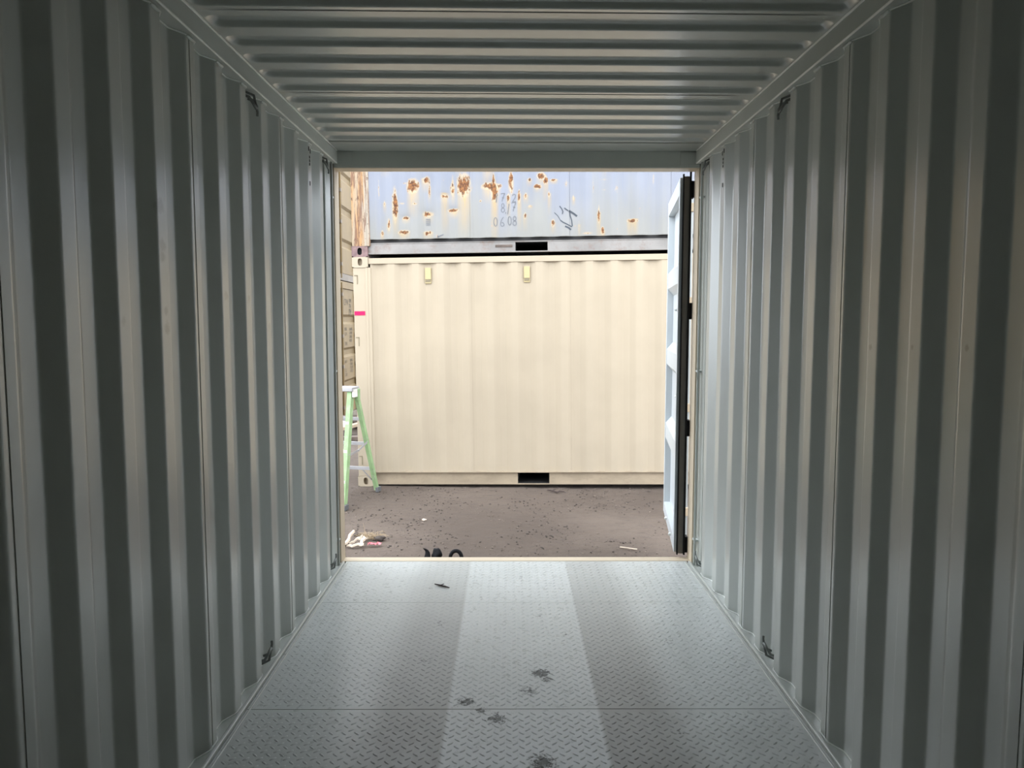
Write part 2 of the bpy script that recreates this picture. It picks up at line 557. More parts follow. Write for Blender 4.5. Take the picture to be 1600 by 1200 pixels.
def roof_h(x, y, dark_ys):
    """stamped recess: a rounded bar shape, flank facing the camera at each d"""
    best = 0.0
    for d in dark_ys:
        cyy, hy, hx, rad = d - .047, .058, RX - .004, .050
        qx, qy = abs(x) - hx + rad, abs(y - cyy) - hy + rad
        dist = math.hypot(max(qx, 0), max(qy, 0)) + min(max(qx, qy), 0) - rad
        best = max(best, sm(-dist / .024))
    return .020 * best


seams_y = [2.80 - .984 * k for k in range(4, -1, -1)][0:5] + [3.784, 4.78]
seams_y = [s for s in seams_y if s > Y_BACK + .1]
bounds = [Y_BACK] + seams_y
for i in range(len(bounds) - 1):
    y0, y1 = bounds[i], bounds[i + 1]
    darks = [y1 - .984 + .118 + .197 * k + .034 for k in range(5)]
    darks = [d for d in darks if d - .11 > y0]
    yy = set([y0 + .0015, y1 + .010])
    for d in darks:
        for t in [-.108] + list(np.linspace(-.105, -.079, 7)) + [-.076, -.047, -.018] + list(np.linspace(-.015, .011, 7)) + [.014]:
            yy.add(d + t)
    yy = sorted(yy)
    mb = MB()
    W = len(xs)
    for y in yy:
        lap = .003 if y > y1 - .001 else 0.0
        for x in xs:
            mb.v.append((x, y + .020 * x, 2.700 + lap + roof_h(x, y, darks)))
    n0 = len(mb.v)
    mb.v += [(x, y + .02 * x, 2.740) for y in (yy[0], yy[-1]) for x in (xs[0], xs[-1])]
    for j in range(len(yy) - 1):
        for k in range(W - 1):
            mb.f.append((j * W + k, j * W + k + 1, (j + 1) * W + k + 1, (j + 1) * W + k)); mb.m.append(0)
    mb.f.append((n0, n0 + 1, n0 + 3, n0 + 2)); mb.m.append(1)
    mb.build('roof_panel', [M['roof'], M['cream']], ceil, smooth=60)
hp = MB()
hp.add([(-1.20, 4.785 - .024, 2.697), (1.20, 4.785 + .024, 2.697), (1.20, 5.10, 2.697), (-1.20, 5.10, 2.697),
        (-1.20, 4.785 - .024, 2.739), (1.20, 4.785 + .024, 2.739), (1.20, 5.10, 2.739), (-1.20, 5.10, 2.739)],
       [(0, 1, 2, 3), (7, 6, 5, 4), (0, 4, 5, 1), (1, 5, 6, 2), (2, 6, 7, 3), (3, 7, 4, 0)])
hp.build('header_plate', M['roof'], ceil)

# ---- trims: rails, floor strips, door frame
for nm, sgn, lab in (('trim_1', -1, 'left top side rail between the wall and the roof'), ('trim_2', 1, 'right top side rail between the wall and the roof')):
    x0, x1 = sorted((sgn * RX, sgn * 1.219))
    o = MB().box(x0, x1, Y_BACK - .05, 5.02, 2.618, 2.694).build(nm, M['rail'], bevel=.005, seg=3)
    tag(o, lab, 'rail', kind='structure')
    for xx_, zz_ in ((RX + .001, 2.6185), (RX - .001, 2.6975)):
        MB().tube([(sgn * xx_, y, zz_) for y in np.linspace(Y_BACK, 5.0, 12)], .0046, 6).build('edge_bead', M['sealant_highlight'], o, smooth=60)  # white beads added to draw the bright highlight along the rail edges
for nm, sgn, lab in (('trim_3', -1, 'left floor edge strip along the foot of the wall'), ('trim_4', 1, 'right floor edge strip along the foot of the wall')):
    root = empty(nm)
    tag(root, lab, 'trim', kind='structure')
    def bx(xa, xb, z0, z1, name, mat, bev):
        x0, x1 = sorted((sgn * xa, sgn * xb))
        return MB().box(x0, x1, Y_BACK, 5.02, z0, z1).build(name, mat, root, bevel=bev, seg=2)
    bx(1.1465, 1.219, -.10, .004, 'rail_top', M['grey'], 0)
    bx(1.147, 1.163, .003, .016, 'edge_strip', M['grey'], .005)
    bx(1.127, 1.134, -.001, .006, 'edge_bead', M['grey'], .0025)

# door header, sill and posts (grey inside, cream outside)
hd = empty('trim_5', (0, 5.02, 2.59))
tag(hd, 'grey door header beam with a cream underside', 'header', kind='structure')
MB().box(-1.2, 1.2, 0, .03, .003, .108).build('inner_face', M['rail'], hd, bevel=.003)
MB().box(-1.219, 1.219, .004, .122, 0, .15).build('header_beam', M['frame'], hd, bevel=.004)
for s in (-1, 1):
    x0, x1 = sorted((s * 1.05, s * 1.169))
    MB().box(x0, x1, -.006, .004, .018, .10).build('gusset_plate', M['rail'], hd, bevel=.002)
sl = tag(MB().box(-1.219, 1.219, 5.062, 5.146, -.16, .002).build('trim_6', M['frame'], bevel=.004), 'cream door sill at the far edge of the floor', 'sill', kind='structure')
for nm, s, lab in (('trim_7', -1, 'left door corner post with a cream outer face'), ('trim_8', 1, 'right door corner post with a cream outer face')):
    root = empty(nm, (s * 1.17, 5.02, 0))
    tag(root, lab, 'post', kind='structure')
    def pb(xa, xb, ya, yb, z0, z1, name, mat, bev=.002):
        x0, x1 = sorted((s * xa, s * xb))
        return MB().box(x0, x1, ya, yb, z0, z1).build(name, mat, root, bevel=bev)
    pb(0, .049, 0.0, .125, -.16, 2.70, 'outer_post', M['frame'], .003)
    pb(.028, .049, -.14, 0.002, -.10, 2.66, 'back_plate', M['grey'], 0)
    pb(-.002, .012, -.062, -.050, 0.0, 2.62, 'inner_bar', M['grey'], .003)
    for z in (2.405, 1.288, .167):
        pb(.004, .030, -.052, .004, z - .006, z + .006, 'lashing_bar', M['weld'], .002)

# ---- lashing rings, weld beads and vent slots on the side walls
ring_me = MB()
ring_me.tube([(0.0, -.032, .0), (.026, -.032, -.010), (.042, -.026, -.036), (.046, 0, -.052), (.042, .026, -.036), (.026, .032, -.010), (0, .032, 0)], .0065, 8)
ring_me.tube([(.004, -.03, .014), (.038, -.006, .004), (.048, .012, -.066), (.044, .020, -.078)], .006, 8)
ring_me = ring_me.mesh('lashing_ring', M['steel'], 60)
bead_me = MB()
bead_me.tube([(0, -.034, 0), (0, -.02, .001), (0, 0, -.001), (0, .02, .001), (0, .034, 0)], .006, 6, taper=[.5, 1, .9, 1, .5])
bead_me = bead_me.mesh('weld_bead', M['weld'], 60)
slot_me = MB()
slot_me.box(-.0015, .0015, -.006, .006, -.012, .012)
slot_me = slot_me.mesh('vent_slot', M['dark'])
for wall, s, ph in ((wl, -1, 1.963), (wr, 1, 2.011)):
    for n in range(-3, 11):
        yb = ph + n * PITCH + .035
        if yb < .9 or yb > Y_END - .03: continue
        link('weld_bead', bead_me, wall, (s * (HALF - .004), yb, 2.612))
    wv = corr_poly(.6, Y_END - .002, ph, A_, B_, C_, DEEP)
    for z in (2.6155, .0065):
        MB().tube([(s * (HALF + d - .0015), y, z) for y, d in wv], .0032, 5).build('sealant_line', M['sealant_highlight'], wall, smooth=60)
    for yr in (ph + 5 * PITCH + .155, ph + 10 * PITCH + .145):
        for z, up in ((2.60, 1), (.045, -1)):
            o = link('lashing_ring', ring_me, wall, (s * 1.206, yr, z))
            o.scale = (-s * 1.0, 1, up)
    yv = ph + 9 * PITCH
    for dy, z in ((.02, 2.582), (.052, 2.574), (.035, 2.538), (.035, 2.518), (.035, 2.498), (.035, 2.392)):
        o = link('vent_slot', slot_me, wall, (s * HALF, yv + dy, z))
        o.scale = (1, 1, .55 if 2.49 < z < 2.55 else 1)

# ---- the open door leaf
door = empty('door_1', (1.082, 5.17, 0), (0, 0, R(90 - 7.9)))
tag(door, 'open grey steel door leaf with black rubber gasket on its hinge edge', 'door', kind='structure')
DW, DZ0, DZ1 = 1.165, .03, 2.56
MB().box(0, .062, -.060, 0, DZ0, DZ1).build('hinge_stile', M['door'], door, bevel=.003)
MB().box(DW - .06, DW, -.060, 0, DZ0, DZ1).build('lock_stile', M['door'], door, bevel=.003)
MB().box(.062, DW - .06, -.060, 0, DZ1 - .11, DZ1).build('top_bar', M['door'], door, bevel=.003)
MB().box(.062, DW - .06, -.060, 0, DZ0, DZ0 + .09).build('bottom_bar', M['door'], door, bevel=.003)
pz = [(DZ0 + .08, .050)]
for c in (.72, 1.325, 1.93):
    pz += [(c - .115, .050), (c - .06, .004), (c + .06, .004), (c + .115, .050)]
pz += [(DZ1 - .10, .050)]
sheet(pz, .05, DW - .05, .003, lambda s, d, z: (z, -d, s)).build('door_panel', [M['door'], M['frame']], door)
gk = empty('gasket'); gk.parent = door
g = MB().box(-.014, .0, -.064, -.024, DZ0 - .005, DZ1 + .004).build('gasket_channel', M['gasket'], door)
for y0, y1, ext in ((-.027, -.017, .018), (-.074, -.062, .034)):
    MB().box(-.026, .002, y0, y1, DZ0 - .012, DZ1 + ext).build('gasket_lip', M['black'], g, bevel=.002)
bpy.data.objects.remove(gk)
for z in (2.48, 1.68, .89, .085):
    MB().box(-.012, .055, -.092, -.060, z - .055, z + .055).build('hinge', M['black'], door, bevel=.004)
bolt_me = MB()
bolt_me.tube([(0, 0, 0), (0, .010, 0), (0, .016, 0)], .013, 10, taper=[1, 1, .6])
bolt_me = bolt_me.mesh('bolt', M['weld'], 50)
for u, z in ((.30, 1.10), (.55, 1.05), (.42, .92), (.42, .82), (.35, 1.70), (.72, 1.70), (.30, .07), (.75, .07)):
    link('bolt', bolt_me, door, (u, -.048 if z > .1 else 0.0, z))
for u in (.28, .92):
    MB().tube([(u, -.098, .06), (u, -.098, 1.3), (u, -.098, 2.54)], .017, 12).build('lock_rod', M['steel'], door, smooth=50)
    for z in (.25, 1.0, 1.75, 2.4):
        MB().box(u - .035, u + .035, -.118, -.055, z - .03, z + .03).build('rod_bracket', M['cream'], door, bevel=.004)

# timber dunnage under the near container's door end
for x in (-1.05, 1.05):
    o = MB().box(-.16, .16, -.12, .12, 0, .115).build('dunnage_block', M['wood'], bevel=.004)
    o.location = (x, 5.0, GROUND)
    tag(o, 'timber block under the %s corner of the container we stand in' % ('left' if x < 0 else 'right'), 'timber', 'timber blocks under the container')

# ================================================================== GROUND
def axis(lo, hi, f0, f1, fine, coarse):
    a = list(np.arange(lo, f0, coarse)) + list(np.arange(f0, f1, fine)) + list(np.arange(f1, hi + coarse, coarse))
    return sorted(set(round(float(t), 4) for t in a))


gx = axis(-30, 30, -2.8, 2.0, .035, 1.0)
gy = axis(-8, 34, 5.2, 9.2, .035, 1.0)
mb = MB()
for y in gy:
    for x in gx:
        h = .010 * noise.noise((x * 1.1, y * 1.1, 0)) + .006 * noise.noise((x * 5, y * 5, 3)) + .004 * noise.noise((x * 14, y * 14, 7))
        mb.v.append((x, y, GROUND + (h - .004 if 5.1 < y < 9.3 and -3 < x < 2.2 else -.004)))
W = len(gx)
mb.f = [(j * W + i, j * W + i + 1, (j + 1) * W + i + 1, (j + 1) * W + i) for j in range(len(gy) - 1) for i in range(W - 1)]
mb.m = [0] * len(mb.f)
gr = mb.build('dirt_ground', M['dirt'], fix=False)
gr.data.shade_smooth()
tag(gr, 'bare brown grey dirt ground between the containers', 'ground', kind='structure')


def rock(r, sub=1, sq=.6, seed=0):
    bm = bmesh.new()
    bmesh.ops.create_icosphere(bm, subdivisions=sub, radius=r)
    for v in bm.verts:
        k = 1 + .45 * noise.noise(v.co / r * 1.2 + Vector((seed * 3.1, seed, 0)))
        v.co *= k
        v.co.z *= sq
    vv = [tuple(v.co) for v in bm.verts]
    ff = [tuple(v.index for v in f.verts) for f in bm.faces]
    bm.free()
    return vv, ff


rocks = [rock(1, 1, .55, s) for s in range(6)]
mb = MB()
for mi, cnt, r0, r1 in ((0, 2600, .003, .009), (1, 2600, .003, .010)):
    for i in range(cnt):
        x, y = random.uniform(-1.9, 1.6), random.uniform(5.7, 8.6)
        if noise.noise((x * 1.6 + 5 * mi, y * 1.6, 2)) < random.uniform(-.25, .5): continue
        r = r0 + (r1 - r0) * random.random() ** 2.2
        vv, ff = random.choice(rocks)
        a = random.uniform(0, 6.28)
        ca, sa = math.cos(a), math.sin(a)
        st = random.uniform(.7, 2.0)
        mb.add([(x + r * (st * p[0] * ca - p[1] * sa), y + r * (st * p[0] * sa + p[1] * ca), GROUND + r * .25 + r * p[2]) for p in vv], ff, mi)
tag(mb.build('grit', [M['pebble'], M['clod']], fix=False), 'fine grit and dark crumbs of earth scattered over the dirt', 'gravel', kind='stuff')


# ================================================================== SHIPPING CONTAINERS OUTSIDE
def casting_mesh(name, mat, inner_mat):
    """corner casting with an upright oval hole in its -y face"""
    w, d, h = .178, .162, .118
    n = 24
    mb = MB()
    outer, inner = [], []
    hx, hz, cx, cz = .0255, .040, .089, .062
    for k in range(n):
        a = 2 * math.pi * k / n
        c, s = math.cos(a), math.sin(a)
        t = min(((w - cx) if c > 0 else cx) / max(abs(c), 1e-6), ((h - cz) if s > 0 else cz) / max(abs(s), 1e-6))
        outer.append((cx + c * t, 0, cz + s * t))
        inner.append((cx + hx * math.copysign(abs(c) ** .8, c), 0, cz + hz * math.copysign(abs(s) ** .8, s)))
    back = [(x, .05, z) for x, _, z in inner]
    ri = [(i, (i + 1) % n) for i in range(n)]
    mb.add(outer + inner, [(a, b, n + b, n + a) for a, b in ri])
    mb.add(inner + back, [(a, b, n + b, n + a) for a, b in ri], 1)
    mb.add(back, [tuple(range(n))], 1)
    e = .002
    mb.add([(0, e, 0), (w, e, 0), (w, d, 0), (0, d, 0), (0, e, h), (w, e, h), (w, d, h), (0, d, h)],
           [(3, 2, 1, 0), (4, 5, 6, 7), (1, 2, 6, 5), (2, 3, 7, 6), (3, 0, 4, 7)])
    return mb.mesh(name, [mat, inner_mat], fix=False)


L_, W_, H_ = 6.058, 2.438, 2.591
CP_PH = .846 + .1375 - .035      # start of an outward flat, so troughs fall where the vents sit
CA, CB, CC = .070, .0675, .070


def front_poly(x0, x1):
    return corr_poly(x0, x1, CP_PH, CA, CB, CC, .030)


FP = front_poly(.15, 5.95)
FPS = np.array([p[0] for p in FP]); FPD = np.array([p[1] for p in FP])
FRONT_Y = .020


def container(name, loc, rot, label, group, mats, rail=(.016, .163, .163), rust=False, doors=False, vents=(), seed=0):
    root = empty(name, loc, rot)
    tag(root, label, 'container', group)
    pm, post, cast, railm = mats['panel'], mats['post'], mats['cast'], mats['rail']
    cm = casting_mesh('corner_casting', cast, mats.get('hole', M['dark']))
    for z in (0, H_ - .118):
        for x in (0, L_ - .178):
            link('corner_casting', cm, root, (x, 0, z))
            link('corner_casting', cm, root, (x + .178, W_, z), (0, 0, math.pi))
    for x0, x1 in ((0.006, .205), (L_ - .205, L_ - .006)):
        mb = MB().box(x0, x1, .008, .09, .118, H_ - .118)
        # a folded rib on the post so it is not one flat bar
        xm = x0 + .135 if x0 < 1 else x1 - .135
        mb.box(min(xm, xm + .03), max(xm, xm + .03), .003, .02, .118, H_ - .118)
        mb.build('corner_post', post, root, bevel=.004)
        MB().box(x0, x1, W_ - .09, W_ - .008, .118, H_ - .118).build('corner_post', post, root, bevel=.004)
    # side rails
    for y0, y1 in ((.014, .075), (W_ - .075, W_ - .014)):
        MB().box(.178, L_ - .178, y0, y1, 2.512, 2.576).build('top_rail', mats.get('top', pm), root, bevel=.004)
    for x0, x1 in ((.03, .09), (L_ - .09, L_ - .03)):
        MB().box(x0, x1, .162, W_ - .162, 2.50, 2.576).build('end_rail', mats.get('top', pm), root, bevel=.004)
        MB().box(x0, x1, .162, W_ - .162, .016, .15).build('end_sill', railm, root, bevel=.004)
    rz0, rz1, pz0 = rail
    pk = ((1.822, 2.178), (L_ - 2.178, L_ - 1.822))
    mb = MB()
    xx = [.178, pk[0][0], pk[0][1], pk[1][0], pk[1][1], L_ - .178]
    for k in (0, 2, 4):
        mb.box(xx[k], xx[k + 1], .040, .046, rz0, rz1)
    for a, b in pk:
        mb.box(a, b, .040, .046, rz1 - .014, rz1)
        mb.box(a - .004, b + .004, .036, .050, rz0, rz0 + .012)
    mb.box(.178, L_ - .178, .034 if pz0 > rz1 + .004 else .012, .11, rz1 - .006, rz1 + .001)
    mb.box(.178, L_ - .178, .046, .11, rz0, rz0 + .006)
    mb.build('bottom_rail', railm, root)
    MB().box(.178, L_ - .178, W_ - .05, W_ - .03, rz0, rz1).build('bottom_rail', railm, root)
    for a, b in pk:
        mb = MB()
        z0, z1 = rz0 + .012, rz1 - .014
        mb.box(a - .004, a, .044, 1.0, z0, z1).box(b, b + .004, .044, 1.0, z0, z1)
        mb.box(a - .004, b + .004, .044, 1.0, z1, z1 + .004).box(a - .004, b + .004, .047, 1.0, z0 - .004, z0).box(a, b, .99, 1.0, z0, z1)
        mb.build('fork_pocket', M['dark'], root)
    if pz0 > rz1 + .004:
        MB().box(.178, L_ - .178, .058, .066, rz1, pz0 + .01).build('rail_recess', M['dark'], root)  # strip painted near-black to hold the shade below the panel edge
    # front side: welded corrugated sheets
    cuts = [.198, 1.325, 2.425, 3.525, 4.625, 5.86]
    for i in range(5):
        x0, x1 = cuts[i], cuts[i + 1]
        if rust and i < 4:
            X = np.arange(x0, x1 + .004, .008)
            X[-1] = x1
            Z = np.concatenate([np.arange(pz0, .99, .008), np.arange(1.0, 2.54, .09), [2.54]])
            D = np.interp(X, FPS, FPD)
            gxx, gzz = np.meshgrid(X, Z)
            dent = np.zeros_like(gxx)
            rs, sk = rust_fields(gxx, gzz)
            for (bx_, bz_, bw, bh, s_, l_) in BLOTCH[:14]:
                dent += .008 * s_ * np.exp(-(((gxx - bx_) / (bw + .03)) ** 2 + ((gzz - bz_) / (bh + .03)) ** 2))
            dent += .004 * np.vectorize(lambda a, b: noise.noise((a * 3, b * 3, 11)))(gxx, gzz)
            V = np.stack([gxx, FRONT_Y + D[None, :] + dent, gzz], -1).reshape(-1, 3)
            nx, nzz = len(X), len(Z)
            F_ = [(j * nx + k, j * nx + k + 1, (j + 1) * nx + k + 1, (j + 1) * nx + k) for j in range(nzz - 1) for k in range(nx - 1)]
            me = bpy.data.meshes.new('side_panel')
            me.from_pydata(V.tolist(), [], F_)
            me.materials.append(pm)
            for nme, arr in (('rust', rs), ('streak', sk)):
                at = me.attributes.new(nme, 'FLOAT', 'POINT')
                at.data.foreach_set('value', arr.reshape(-1).astype(np.float32))
            me.shade_smooth(); me.set_sharp_from_angle(angle=R(60))
            o = link('side_panel', me, root)
            sd = o.modifiers.new('thickness', 'SOLIDIFY'); sd.thickness = .003; sd.offset = -1
        else:
            poly = front_poly(x0 + (.001 if i else 0), x1)
            sheet(poly, pz0, 2.54, .003, lambda s, d, z: (s, FRONT_Y + d, z)).build('side_panel', [pm, pm], root, smooth=50)
    # far side, ends, roof, underside
    sheet(front_poly(.198, 5.86), .14, 2.54, .003, lambda s, d, z: (s, W_ - .02 - d, z)).build('rear_panel', [pm, pm], root, smooth=50)
    sheet(corr_poly(.1, W_ - .1, 0, .11, .05, .11, .04), .12, 2.53, .003, lambda s, d, z: (.02 + d, s, z)).build('end_panel', [pm, pm], root, smooth=50)
    sheet(corr_poly(.06, L_ - .06, 0, .09, .02, .08, .018), .05, W_ - .05, .003, lambda s, d, z: (s, z, H_ - .022 - d)).build('roof_panel', [mats.get('roof', pm)] * 2, root, smooth=50)
    MB().box(.10, L_ - .10, 1.02, W_ - .06, .05, .15).build('underframe', M['dark'], root)
    MB().box(.10, L_ - .10, .12, W_ - .06, .16, .19).build('floor_deck', M['dark'], root)
    for (vx, z0, z1) in vents:
        v = MB().box(vx - .033, vx + .033, FRONT_Y + .006, FRONT_Y + .04, z0 + .045, z1)
        v.box(vx - .033, vx + .033, FRONT_Y + .016, FRONT_Y + .04, z0, z0 + .045)
        v = v.build('vent_cover', M['vent'], root, bevel=.003)
        MB().box(vx - .028, vx + .028, FRONT_Y + .010, FRONT_Y + .018, z0 + .020, z0 + .047).build('vent_grille', M['grille'], v)
    if doors:
        x = L_
        MB().box(x - .12, x - .012, .01, .13, .118, H_ - .118).build('door_post', post, root, bevel=.004)
        MB().box(x - .12, x - .012, W_ - .13, W_ - .01, .118, H_ - .118).build('door_post', post, root, bevel=.004)
        MB().box(x - .11, x - .008, .16, W_ - .16, 2.46, 2.588).build('door_header', post, root, bevel=.004)
        MB().box(x - .11, x - .006, .16, W_ - .16, .012, .13).build('door_sill', M['tan_dark'], root, bevel=.004)
        for y0, y1 in ((.135, W_ / 2 - .006), (W_ / 2 + .006, W_ - .135)):
            pr = [(.14, .03)]
            for c in (.69, 1.29, 1.90):
                pr += [(c - .09, .03), (c - .045, .066), (c + .045, .066), (c + .09, .03)]
            pr += [(2.455, .03)]
            leaf = sheet(pr, y0, y1, .003, lambda s, d, z: (x - d, z, s)).build('door_leaf', [pm, pm], root)
            for yr in ((y0 + .20, y1 - .22) if y0 < 1 else (y1 - .10,)):
                MB().tube([(x - .005, yr, .05), (x - .005, yr, 1.3), (x - .005, yr, 2.56)], .017, 10).build('lock_rod', pm, leaf, smooth=50)
                for z in (.3, 1.05, 1.6, 2.35):
                    MB().box(x - .03, x + .015, yr - .04, yr + .04, z - .03, z + .03).build('rod_bracket', M['tan_dark'], leaf)
            for z in (.4, 1.0, 1.55, 2.3):
                yy_ = y0 if y0 < 1 else y1
                MB().box(x - .035, x - .004, yy_ - .045, yy_ + .045, z - .05, z + .05).build('hinge', M['tan_dark'], leaf)
        MB().box(x - .12, x - .07, .15, W_ - .15, .15, 2.46).build('door_backing', M['dark'], root)
    else:
        sheet(corr_poly(.1, W_ - .1, 0, .11, .05, .11, .04), .12, 2.53, .003, lambda s, d, z: (L_ - .02 - d, s, z)).build('end_panel', [pm, pm], root, smooth=50)
    return root


# rust spots on the upper container: x, z, half width, half height, strength, run length (metres on its side)
BLOTCH = [
    (0.491, 0.570, 0.018, 0.124, 1.00, 0.219), (0.695, 0.767, 0.047, 0.055, 1.00, 0.263), (0.838, 0.834, 0.033, 0.029, 0.70, 0.102),
    (0.878, 0.743, 0.007, 0.080, 0.60, 0.073), (1.133, 0.745, 0.015, 0.080, 0.70, 0.109), (1.260, 0.763, 0.051, 0.088, 1.00, 0.438),
    (1.563, 0.750, 0.073, 0.029, 1.00, 0.146), (1.592, 0.811, 0.011, 0.051, 0.90, 0.036), (1.597, 0.680, 0.026, 0.066, 0.90, 0.526),
    (1.781, 0.793, 0.018, 0.088, 0.80, 0.073), (1.047, 0.650, 0.029, 0.015, 0.80, 0.365), (1.143, 0.496, 0.044, 0.015, 0.90, 0.073),
    (0.858, 0.459, 0.044, 0.022, 0.80, 0.073), (0.609, 0.422, 0.029, 0.015, 0.90, 0.044), (0.584, 0.269, 0.047, 0.018, 0.90, 0.058),
    (0.854, 0.257, 0.040, 0.018, 0.70, 0.058), (0.421, 0.349, 0.011, 0.044, 0.80, 0.058), (0.340, 0.259, 0.011, 0.029, 0.80, 0.058),
    (1.751, 0.622, 0.011, 0.033, 0.90, 0.182), (1.870, 0.634, 0.009, 0.051, 0.90, 0.292), (2.116, 0.848, 0.033, 0.026, 1.00, 0.088),
    (2.158, 0.799, 0.018, 0.029, 0.90, 0.182), (2.248, 0.804, 0.029, 0.011, 0.80, 0.036), (2.073, 0.733, 0.029, 0.018, 0.90, 0.044),
    (2.198, 0.648, 0.011, 0.033, 0.70, 0.182), (1.983, 0.810, 0.018, 0.018, 0.60, 0.058), (2.238, 0.337, 0.018, 0.036, 0.60, 0.088),
    (2.740, 0.418, 0.009, 0.066, 0.80, 0.219), (2.781, 0.245, 0.015, 0.033, 0.90, 0.044), (3.107, 0.349, 0.040, 0.015, 0.90, 0.182),
    (1.940, 0.639, 0.015, 0.026, 0.70, 0.058), (1.931, 0.426, 0.011, 0.029, 0.60, 0.131), (1.988, 0.528, 0.015, 0.011, 0.60, 0.029),
    (1.441, 0.594, 0.011, 0.011, 0.80, 0.000), (0.712, 0.573, 0.022, 0.011, 0.60, 0.000), (0.310, 0.741, 0.005, 0.109, 0.40, 0.000),
    (2.524, 0.305, 0.007, 0.095, 0.35, 0.036), (2.463, 0.608, 0.007, 0.022, 0.70, 0.058), (2.927, 0.688, 0.018, 0.036, 0.30, 0.000),
    (2.678, 0.693, 0.007, 0.091, 0.25, 0.000), (0.570, 0.583, 0.022, 0.007, 0.50, 0.000), (0.667, 0.803, 0.058, 0.011, 0.60, 0.000),
    (2.387, 0.774, 0.007, 0.044, 0.40, 0.029), (1.301, 0.686, 0.015, 0.015, 0.80, 0.000), (2.614, 0.220, 0.044, 0.011, 0.50, 0.000),
    (0.377, 0.580, 0.007, 0.029, 0.60, 0.073), (2.803, 0.800, 0.029, 0.007, 0.30, 0.000), (2.803, 0.690, 0.029, 0.007, 0.30, 0.000),
    (3.333, 0.809, 0.007, 0.073, 0.40, 0.000),
]
_rr = random.Random(3)
for _ in range(40):      # the same kind of wear further up and along, out of the photograph
    BLOTCH.append((_rr.uniform(.3, 4.4), _rr.uniform(1.0, 2.3), _rr.uniform(.01, .05), _rr.uniform(.012, .06), _rr.uniform(.5, 1), _rr.uniform(0, .3)))


def rust_fields(X, Z):
    rs = np.zeros_like(X); sk = np.zeros_like(X)
    for (bx_, bz_, bw, bh, s_, l_) in BLOTCH:
        bw, bh = max(bw, .008), max(bh, .010)
        d = np.sqrt(((X - bx_) / (bw * 1.25)) ** 2 + ((Z - bz_) / (bh * 1.25)) ** 2)
        rs = np.maximum(rs, s_ * np.clip(1.25 - .75 * d, 0, 1))
        if l_ > .02:
            t = (bz_ - Z) / (l_ + bh)
            k = np.clip(1 - np.abs(X - bx_) / (bw * 1.3 + .014), 0, 1) ** .6 * np.clip(1.15 - t, 0, 1) * (t > -.1)
            sk = np.maximum(sk, 1.15 * s_ * np.clip(k, 0, 1))
    return rs, sk


ROT_B = Matrix.Rotation(R(-3.2), 4, 'Z') @ Matrix.Rotation(R(-.65), 4, 'Y')
rot_b = ROT_B.to_euler()
OB = Vector((-1.772, 8.64, GROUND))
cream_c = container('shipping_container', OB, rot_b, 'freshly painted cream container standing on the dirt facing the doorway', 'shipping containers in the yard',
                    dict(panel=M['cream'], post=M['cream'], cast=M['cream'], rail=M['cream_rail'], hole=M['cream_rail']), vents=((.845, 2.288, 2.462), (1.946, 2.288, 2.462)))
blue_c = container('shipping_container', OB + ROT_B @ Vector((.0, 0, H_)), rot_b, 'pale blue rusting container stacked on the cream one', 'shipping containers in the yard',
                   dict(panel=M['blue'], post=M['rusty_post'], cast=M['casting_rust'], rail=M['blue_rail'], top=M['blue_rail']), rail=(.030, .152, .190), rust=True)

# details on the cream container: post slots and pink tape
MB().box(.012, .132, .0045, .0075, 1.945, 1.990).build('pink_tape', M['pink'], cream_c)
for z in (2.34, 1.65, .30):
    o = MB().box(.048, .058, .004, .012, z - .05, z + .05)
    o.box(.02, .058, .004, .012, z + .042, z + .052)
    o.build('post_slot', M['grille'], cream_c)

# dunnage block that lifts the right end of the cream container
o = MB().box(-.15, .15, -.2, .2, 0, .06).build('dunnage_block', M['wood'], bevel=.004)
pr_ = OB + ROT_B @ Vector((L_ - .1, .2, 0))
o.location = (pr_.x, pr_.y, GROUND)
tag(o, 'thin timber pad under the right end of the cream container', 'timber', 'timber blocks under the container')


# pen numbers and scribbles on the blue side
def on_blue(x, z, lift=.0025):
    return (x, FRONT_Y + float(np.interp(x, FPS, FPD)) - lift, z)


def ribbon(mb, pts, w):
    q = []
    for (a, b) in zip(pts[:-1], pts[1:]):
        n = max(1, int(math.hypot(b[0] - a[0], b[1] - a[1]) / .010))
        q += [(a[0] + (b[0] - a[0]) * k / n, a[1] + (b[1] - a[1]) * k / n) for k in range(n)]
    q.append(pts[-1])
    vv, ff = [], []
    for i, p in enumerate(q):
        a, b = q[max(0, i - 1)], q[min(len(q) - 1, i + 1)]
        dx, dz = b[0] - a[0], b[1] - a[1]
        l = math.hypot(dx, dz) or 1
        ox, oz = -dz / l * w / 2, dx / l * w / 2
        vv += [on_blue(p[0] + ox, p[1] + oz), on_blue(p[0] - ox, p[1] - oz)]
    for i in range(len(q) - 1):
        ff.append((2 * i, 2 * i + 1, 2 * i + 3, 2 * i + 2))
    mb.add(vv, ff)


def ell(cx, cz, rx, rz, a0, a1, n=10):
    return [(cx + rx * math.cos(R(a0 + (a1 - a0) * k / n)), cz + rz * math.sin(R(a0 + (a1 - a0) * k / n))) for k in range(n + 1)]


